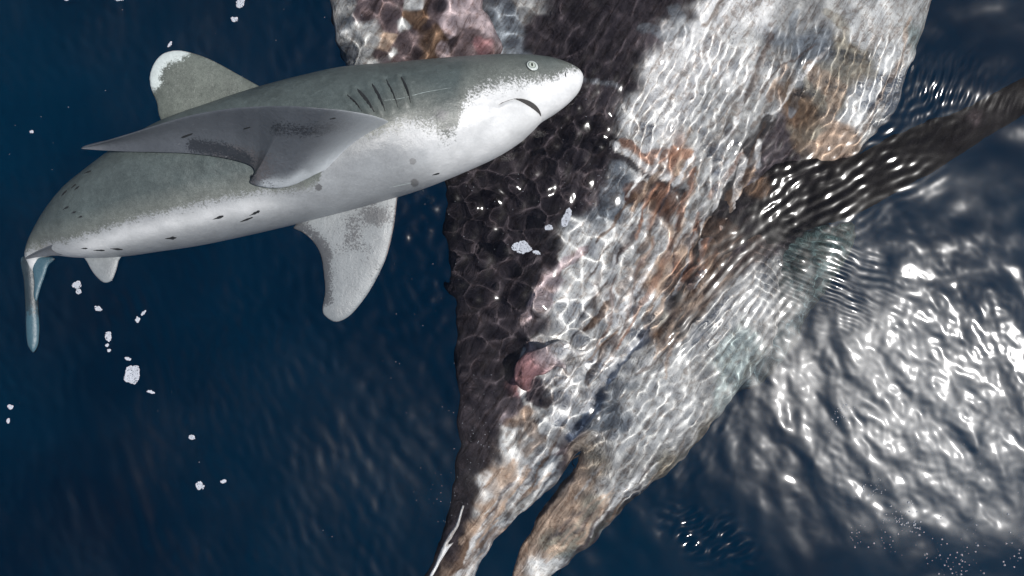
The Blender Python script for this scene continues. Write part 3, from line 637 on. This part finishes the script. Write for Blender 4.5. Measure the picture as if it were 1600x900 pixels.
far = plate('pectoral_fin', [(621, 290), (620, 312), (616, 350), (606, 395), (591, 430), (572, 463), (548, 492), (527, 503), (512, 497), (504, 485), (508, 455), (505, 420), (500, 396), (489, 377), (474, 364), (459, 357), (462, 351), (480, 330), (560, 290)], ZS - .035, .016, .09, M_FARFIN,
      lambda PX, PY, d: np.clip(d / .02 - .25 + .8 * sstep(380, 440, PY), -1, 1.1),
      lambda PX, PY, d: np.clip(1.0 - pldist(PX, PY, [(462, 354), (492, 366), (506, 395), (508, 440), (512, 470)]) / 30., .42, 1) * .8 - .1 * sstep(440, 480, PY) + .16 * vnoise(PX, PY, 1 / 26., 14, 3) + .35 * np.exp(-(np.hypot(PX - 553, PY - 368) / 16) ** 2) + .3 * np.exp(-(np.hypot(PX - 590, PY - 335) / 22) ** 2), seed=6)
tag(far, 'lower pectoral fin, pale with grey mottling')
pelv = plate('pelvic_fin', [(128, 390), (136, 410), (144, 424), (154, 436), (164, 442), (175, 438), (181, 424), (185, 408), (190, 390)], ZS - .03, .010, .05, M_FARFIN, lambda PX, PY, d: np.full(PX.shape, .8), n=50, cell=.004)
# tail and the fins before it, seen almost edge on
anal = plate('anal_fin', [(46, 399), (60, 402), (80, 402), (86, 405), (76, 414), (71, 428), (63, 450), (57, 470), (53, 462), (54, 440), (50, 415)], ZS - .035, .008, .02, M_TAIL, lambda PX, PY, d: np.clip(1.0 - (PX - 52) / 30, -1, 1), n=60, cell=.003)
caud = plate('caudal_fin', [(33, 404), (50, 402), (55, 415), (57, 440), (60, 480), (62, 515), (61, 538), (54, 551), (47, 545), (42, 530), (40, 480), (38, 440)], ZS - .05, .02, .03, M_TAIL, lambda PX, PY, d: (-.6 + 1.3 * sstep(430, 540, PY)) + np.clip((40 - PX) / 6, -.1, .6), n=60, cell=.003)

def loft_fin(name, prs, zl, zt, mat, bellyf, duskf, nu=150, nv=36, thick=.018, camber=.03, palef=lambda a, b: 0 * a):
    prs = np.array(prs, float); q = crom(prs, nu); u = np.linspace(0, 1, nu)
    zl = np.interp(u, *zip(*zl)); zt = np.interp(u, *zip(*zt))
    A = np.stack([(q[:, 0] - 800) * K * (HC - zl) / HC, (450 - q[:, 1]) * K * (HC - zl) / HC, zl], -1)
    B = np.stack([(q[:, 2] - 800) * K * (HC - zt) / HC, (450 - q[:, 3]) * K * (HC - zt) / HC, zt], -1)
    v = (1 - np.cos(np.linspace(0, 1, nv) * np.pi)) / 2
    G = A[:, None] * (1 - v)[None, :, None] + B[:, None] * v[None, :, None]
    Su = np.gradient(G, axis=0); Sv = np.gradient(G, axis=1); N_ = np.cross(Su, Sv); N_ /= np.linalg.norm(N_, axis=2, keepdims=True) + 1e-9
    N_ *= np.sign(N_[..., 2:3] + 1e-9)
    th = thick * np.sqrt(np.clip(v * (1 - v) * 4, 0, 1)) * (1 - .35 * v); tu = np.clip((1 - u) * 6, 0.05, 1) ** .5
    G = G - N_ * (camber * (v * (1 - v) * 4))[None, :, None] * tu[:, None, None]
    T_ = G + N_ * (th[None, :] * tu[:, None])[..., None]; Bm = G - N_ * (th[None, :] * tu[:, None])[..., None]
    V = np.concatenate([T_.reshape(-1, 3), Bm.reshape(-1, 3)]); ix = np.arange(nu * nv).reshape(nu, nv); off = nu * nv
    F_ = np.concatenate([np.stack([ix[:-1, :-1], ix[1:, :-1], ix[1:, 1:], ix[:-1, 1:]], -1).reshape(-1, 4), np.stack([ix[:-1, :-1], ix[:-1, 1:], ix[1:, 1:], ix[1:, :-1]], -1).reshape(-1, 4) + off,
                         np.stack([ix[:-1, 0], ix[:-1, 0] + off, ix[1:, 0] + off, ix[1:, 0]], -1), np.stack([ix[:-1, -1], ix[1:, -1], ix[1:, -1] + off, ix[:-1, -1] + off], -1),
                         np.stack([ix[-1, :-1], ix[-1, :-1] + off, ix[-1, 1:] + off, ix[-1, 1:]], -1)])
    PX = q[:, 0][:, None] * (1 - v) + q[:, 2][:, None] * v; PY = q[:, 1][:, None] * (1 - v) + q[:, 3][:, None] * v
    UU, VV = np.meshgrid(u, v, indexing='ij')
    b = bellyf(PX, PY, UU, VV); dk = duskf(PX, PY, UU, VV)
    o = mesh_obj(name, V, F_, mat, None, True, {'belly': np.concatenate([b.ravel(), b.ravel()]), 'dusk': np.concatenate([dk.ravel(), dk.ravel()]), 'pale': np.tile(np.clip(palef(PX, PY), 0, 1).ravel(), 2)})
    keep_world(o, shark); return o, V, F_
NP = [(630, 208, 585, 238), (607, 190, 535, 256), (590, 183, 500, 269), (570, 178, 480, 279), (540, 173, 458, 289), (510, 170, 432, 294), (480, 167.5, 405, 291), (455, 166, 391, 285), (430, 166, 396, 277), (405, 166.5, 398, 267), (380, 168, 388, 257), (350, 171, 352, 247), (300, 180, 300, 240), (250, 194, 250, 238), (200, 210, 205, 237), (160, 222, 162, 235), (127, 231.5, 127, 232.5)]
zt_, zl_ = [], []
for k, (a, b, c_, d_) in enumerate(NP):
    u = k / (len(NP) - 1); h_ = on(c_, d_); zt_.append((u, max((h_[0].z if h_ else 0) + (.02 if k > 3 else .004), .285 if k > 8 else 0)))
    ch = (abs(d_ - b) + .3 * abs(a - c_)) * K; zl_.append((u, zt_[-1][1] + ch * 1.0 * (.0, .2, .5, .75, .9, 1, 1)[min(k, 6)]))
print('fin', [round(z, 2) for _, z in zt_], [round(z, 2) for _, z in zl_])
h_ = on(607, 190); zl_[0] = (0, on(630, 206)[0].z - .06); zl_[1] = (zl_[1][0], h_[0].z - .008); zt_[0] = (0, on(585, 238)[0].z - .06); zt_[1] = (zt_[1][0], on(535, 256)[0].z - .02)
nearfin, fv, ff = loft_fin('pectoral_fin', NP, zl_, zt_, M_FINUNDER,
    lambda PX, PY, U, V: np.clip(.35 + 3.5 * np.exp(-(V / .03)) - .8 * np.exp(-((PY - 262) / 30) ** 2) * np.exp(-((PX - 370) / 60) ** 2), -1, 1.2),
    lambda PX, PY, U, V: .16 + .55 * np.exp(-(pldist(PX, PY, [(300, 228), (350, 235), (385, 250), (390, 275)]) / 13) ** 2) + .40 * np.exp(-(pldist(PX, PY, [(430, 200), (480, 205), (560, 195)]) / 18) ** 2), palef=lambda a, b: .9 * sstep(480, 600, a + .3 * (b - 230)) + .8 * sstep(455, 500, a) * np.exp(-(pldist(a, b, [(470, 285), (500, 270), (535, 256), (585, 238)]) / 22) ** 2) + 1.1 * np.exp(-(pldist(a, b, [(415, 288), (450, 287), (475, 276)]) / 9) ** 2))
tag(nearfin, 'long pectoral fin, mottled underside coloured dark as if shaded, swept back along the flank')
ftree = BVHTree.FromPolygons([tuple(v) for v in fv.tolist()], [tuple(map(int, q)) for q in ff])
for (x, y, a, L, wd) in [(292, 212, 20, 10, 3.2), (386, 200, 15, 6, 2.2), (520, 185, 10, 5, 1.4)]:
    c_, s_ = math.cos(R(a)), -math.sin(R(a))
    spindle('scar', [(x - c_ * L, y - s_ * L), (x, y), (x + c_ * L, y + s_ * L)], wd, M_DARK, .0015, ftree, jit=.35, n=10)
pelv2, _, _ = loft_fin('pelvic_fin', [(138, 368, 134, 398), (128, 371, 122, 398), (110, 374, 108, 398), (85, 381, 85, 399), (62, 391, 63, 401), (38, 405, 38.5, 405.5)],
    [(0, .19), (.5, .17), (1, .12)], [(0, .10), (.5, .10), (1, .11)], M_FINUNDER, lambda PX, PY, U, V: np.clip(.2 + 2 * np.exp(-V / .06), -1, 1), lambda PX, PY, U, V: -1 + 0 * U, 60, 16, .006, .01)
tag(pelv2, 'dark pelvic fin seen edge on')

# ------------------------------------------------------------ foam patches on the water
def zwater(x, y):
    i = np.searchsorted(xs, x); j = np.searchsorted(ys, y); return float(Z[j, i])
ICO = None
def ico():
    global ICO
    if ICO is None:
        t = (1 + 5 ** .5) / 2
        v = [(-1, t, 0), (1, t, 0), (-1, -t, 0), (1, -t, 0), (0, -1, t), (0, 1, t), (0, -1, -t), (0, 1, -t), (t, 0, -1), (t, 0, 1), (-t, 0, -1), (-t, 0, 1)]
        v = np.array(v) / math.sqrt(1 + t * t)
        f = np.array([(0, 11, 5), (0, 5, 1), (0, 1, 7), (0, 7, 10), (0, 10, 11), (1, 5, 9), (5, 11, 4), (11, 10, 2), (10, 7, 6), (7, 1, 8), (3, 9, 4), (3, 4, 2), (3, 2, 6), (3, 6, 8), (3, 8, 9), (4, 9, 5), (2, 4, 11), (6, 2, 10), (8, 6, 7), (9, 8, 1)])
        ICO = v, f
    return ICO
def balls(name, pts, mat, parent=None, flat=1.0):
    v, f = ico(); V = []; F_ = []
    for k, (x, y, z, r_) in enumerate(pts):
        V.append(v * np.array([r_, r_, r_ * flat]) + np.array([x, y, z])); F_.append(f + 12 * k)
    return mesh_obj(name, np.concatenate(V), np.concatenate(F_), mat, parent)
def foam(px, py, wpx, hpx, ang, label, tail=0, dens=1.0, seed=1):
    rng = random.Random(seed); cx, cy, _ = P(px, py); pts = []
    area = wpx * hpx; n = int(max(9, area * 1.0 * dens)); ca, sa = math.cos(R(ang)), math.sin(R(ang))
    edge = [rng.uniform(.75, 1.12) for _ in range(9)]
    for k in range(n):
        a = rng.uniform(0, 2 * math.pi); rr = math.sqrt(rng.random()); q = a / (2 * math.pi) * 9; e = edge[int(q) % 9] * (1 - q % 1) + edge[(int(q) + 1) % 9] * (q % 1)
        u = math.cos(a) * rr * e * wpx / 2 * K; v = math.sin(a) * rr * e * hpx / 2 * K
        x = cx + u * ca - v * sa; y = cy + u * sa + v * ca
        pts.append((x, y, zwater(x, y) + .0005, rng.uniform(.0018, .0036) + (.0012 if n < 60 else 0)))
    for k in range(0 if n < 120 else 0):
        a = rng.uniform(0, 6.28); x = cx + math.cos(a) * wpx * K * rng.uniform(.6, 1.3); y = cy + math.sin(a) * hpx * K * rng.uniform(.6, 1.3)
        pts.append((x, y, zwater(x, y), rng.uniform(.001, .0024)))
    pts = [(x - cx, y - cy, z, r_) for x, y, z, r_ in pts]
    o = balls('foam_patch', pts, M_FOAM, None, .7); o.location = (cx, cy, 0)
    return tag(o, label, 'foam', 'foam patches floating on the water')
FO = [
 (123, 445, 14, 13, 20, 'white lumpy foam patch just below the shark\'s small pelvic fin', 2), (126, 455, 8, 9, 20, 'small foam patch touching the lower end of the lumpy one below the pelvic fin', 1),
 (157, 482, 12, 8, -20, 'little foam patch between the pelvic fin and the upright foam patch', 2), (173, 525, 10, 17, 10, 'upright oval foam patch below and left of the pelvic fin', 0),
 (171, 539, 5, 5, 0, 'tiny round foam dot right under the upright oval foam patch', 0), (174, 547, 5, 4, 0, 'lower of the two tiny foam dots under the upright oval patch', 0),
 (218, 499, 6, 8, 0, 'small foam dab with a thin streak rising to its right', 1), (227, 489, 3, 11, -40, 'thin slanting foam streak above the small foam dab', 0),
 (211, 584, 25, 31, -30, 'largest foam patch on the open blue water at the left', 5), (204, 560, 10, 4, -15, 'faint broken foam line above the largest foam patch at the left', 0),
 (240, 611, 12, 4, -15, 'faint foam specks below and right of the largest left foam patch', 1), (304, 681, 10, 7, 0, 'small foam patch alone in the open water, upper one at lower left', 2),
 (318, 755, 12, 13, 0, 'round foam patch on open water near the bottom left', 4), (354, 749, 8, 5, 10, 'small foam fleck just right of the round bottom left patch', 2),
 (22, 634, 8, 7, 0, 'bright foam dot at the left edge of the picture', 4), (19, 656, 4, 9, 0, 'faint foam fleck under the bright dot at the left edge', 1),
 (379, 8, 11, 19, -25, 'white foam patch at the top edge above the shark\'s back', 4), (370, 33, 11, 8, 0, 'broken foam flecks under the top edge foam patch', 6),
 (110, 2, 8, 6, 0, 'foam fleck at the top edge near the left corner', 3), (192, 3, 14, 5, 0, 'foam fleck at the top edge above and left of the dorsal fin', 5),
 (270, 72, 3, 9, -35, 'tiny foam streak just above the dorsal fin tip', 0), (53, 207, 5, 4, 0, 'foam specks in the water left of the swept pectoral fin tip', 3),
 (815, 387, 30, 20, -10, 'oval white foam patch over the dark whale hide', 6), (838, 395, 14, 6, -20, 'thin foam trail at the right end of the oval patch over dark hide', 5),
 (885, 340, 12, 30, -20, 'long narrow foam patch over the whale where dark hide meets pale', 4), (857, 356, 14, 8, 10, 'small foam fleck between the oval and the narrow foam patches', 3),
]
for k, (a, b, c_, d_, e_, lab, tl) in enumerate(FO): foam(a, b, c_, d_, e_, lab, tl, 1., 40 + k)
# bubbles at the lower right and scattered specks
rng = random.Random(77); pts = []
for (x, y, sx, sy, n) in [(1395, 805, 14, 12, 45), (1362, 762, 14, 6, 25), (1410, 818, 8, 6, 20), (1330, 835, 8, 12, 18), (1378, 842, 7, 9, 12), (1428, 823, 4, 5, 5), (1460, 865, 14, 12, 22), (1490, 880, 14, 10, 16), (1578, 862, 12, 6, 10), (1500, 850, 70, 40, 30), (1480, 895, 20, 8, 20), (1310, 645, 14, 10, 30)]:
    for k in range(n):
        a, b, _ = P(rng.gauss(x, sx), rng.gauss(y, sy)); pts.append((a, b, zwater(a, b) + .001, abs(rng.gauss(.0018, .0014)) + .0009))
tag(balls('bubbles', pts, M_BUBBLE), 'clear air bubbles at the surface in the lower right', 'bubbles', kind='stuff')
pts = []
for (x, y, sx, sy, n) in [(300, 60, 230, 45, 18), (560, 90, 25, 20, 8), (60, 220, 40, 60, 8), (380, 650, 220, 160, 16), (740, 690, 25, 60, 70), (700, 760, 25, 50, 30), (900, 160, 40, 30, 20), (930, 300, 30, 40, 50), (800, 330, 60, 60, 30), (1480, 780, 90, 80, 60), (660, 500, 40, 100, 25)]:
    for k in range(n):
        a, b, _ = P(rng.gauss(x, sx), rng.gauss(y, sy)); pts.append((a, b, zwater(a, b) + .0005, rng.uniform(.0006, .0018)))
tag(balls('floating_specks', pts, M_FOAM), 'tiny white specks of foam scattered over the water', 'foam specks', kind='stuff')
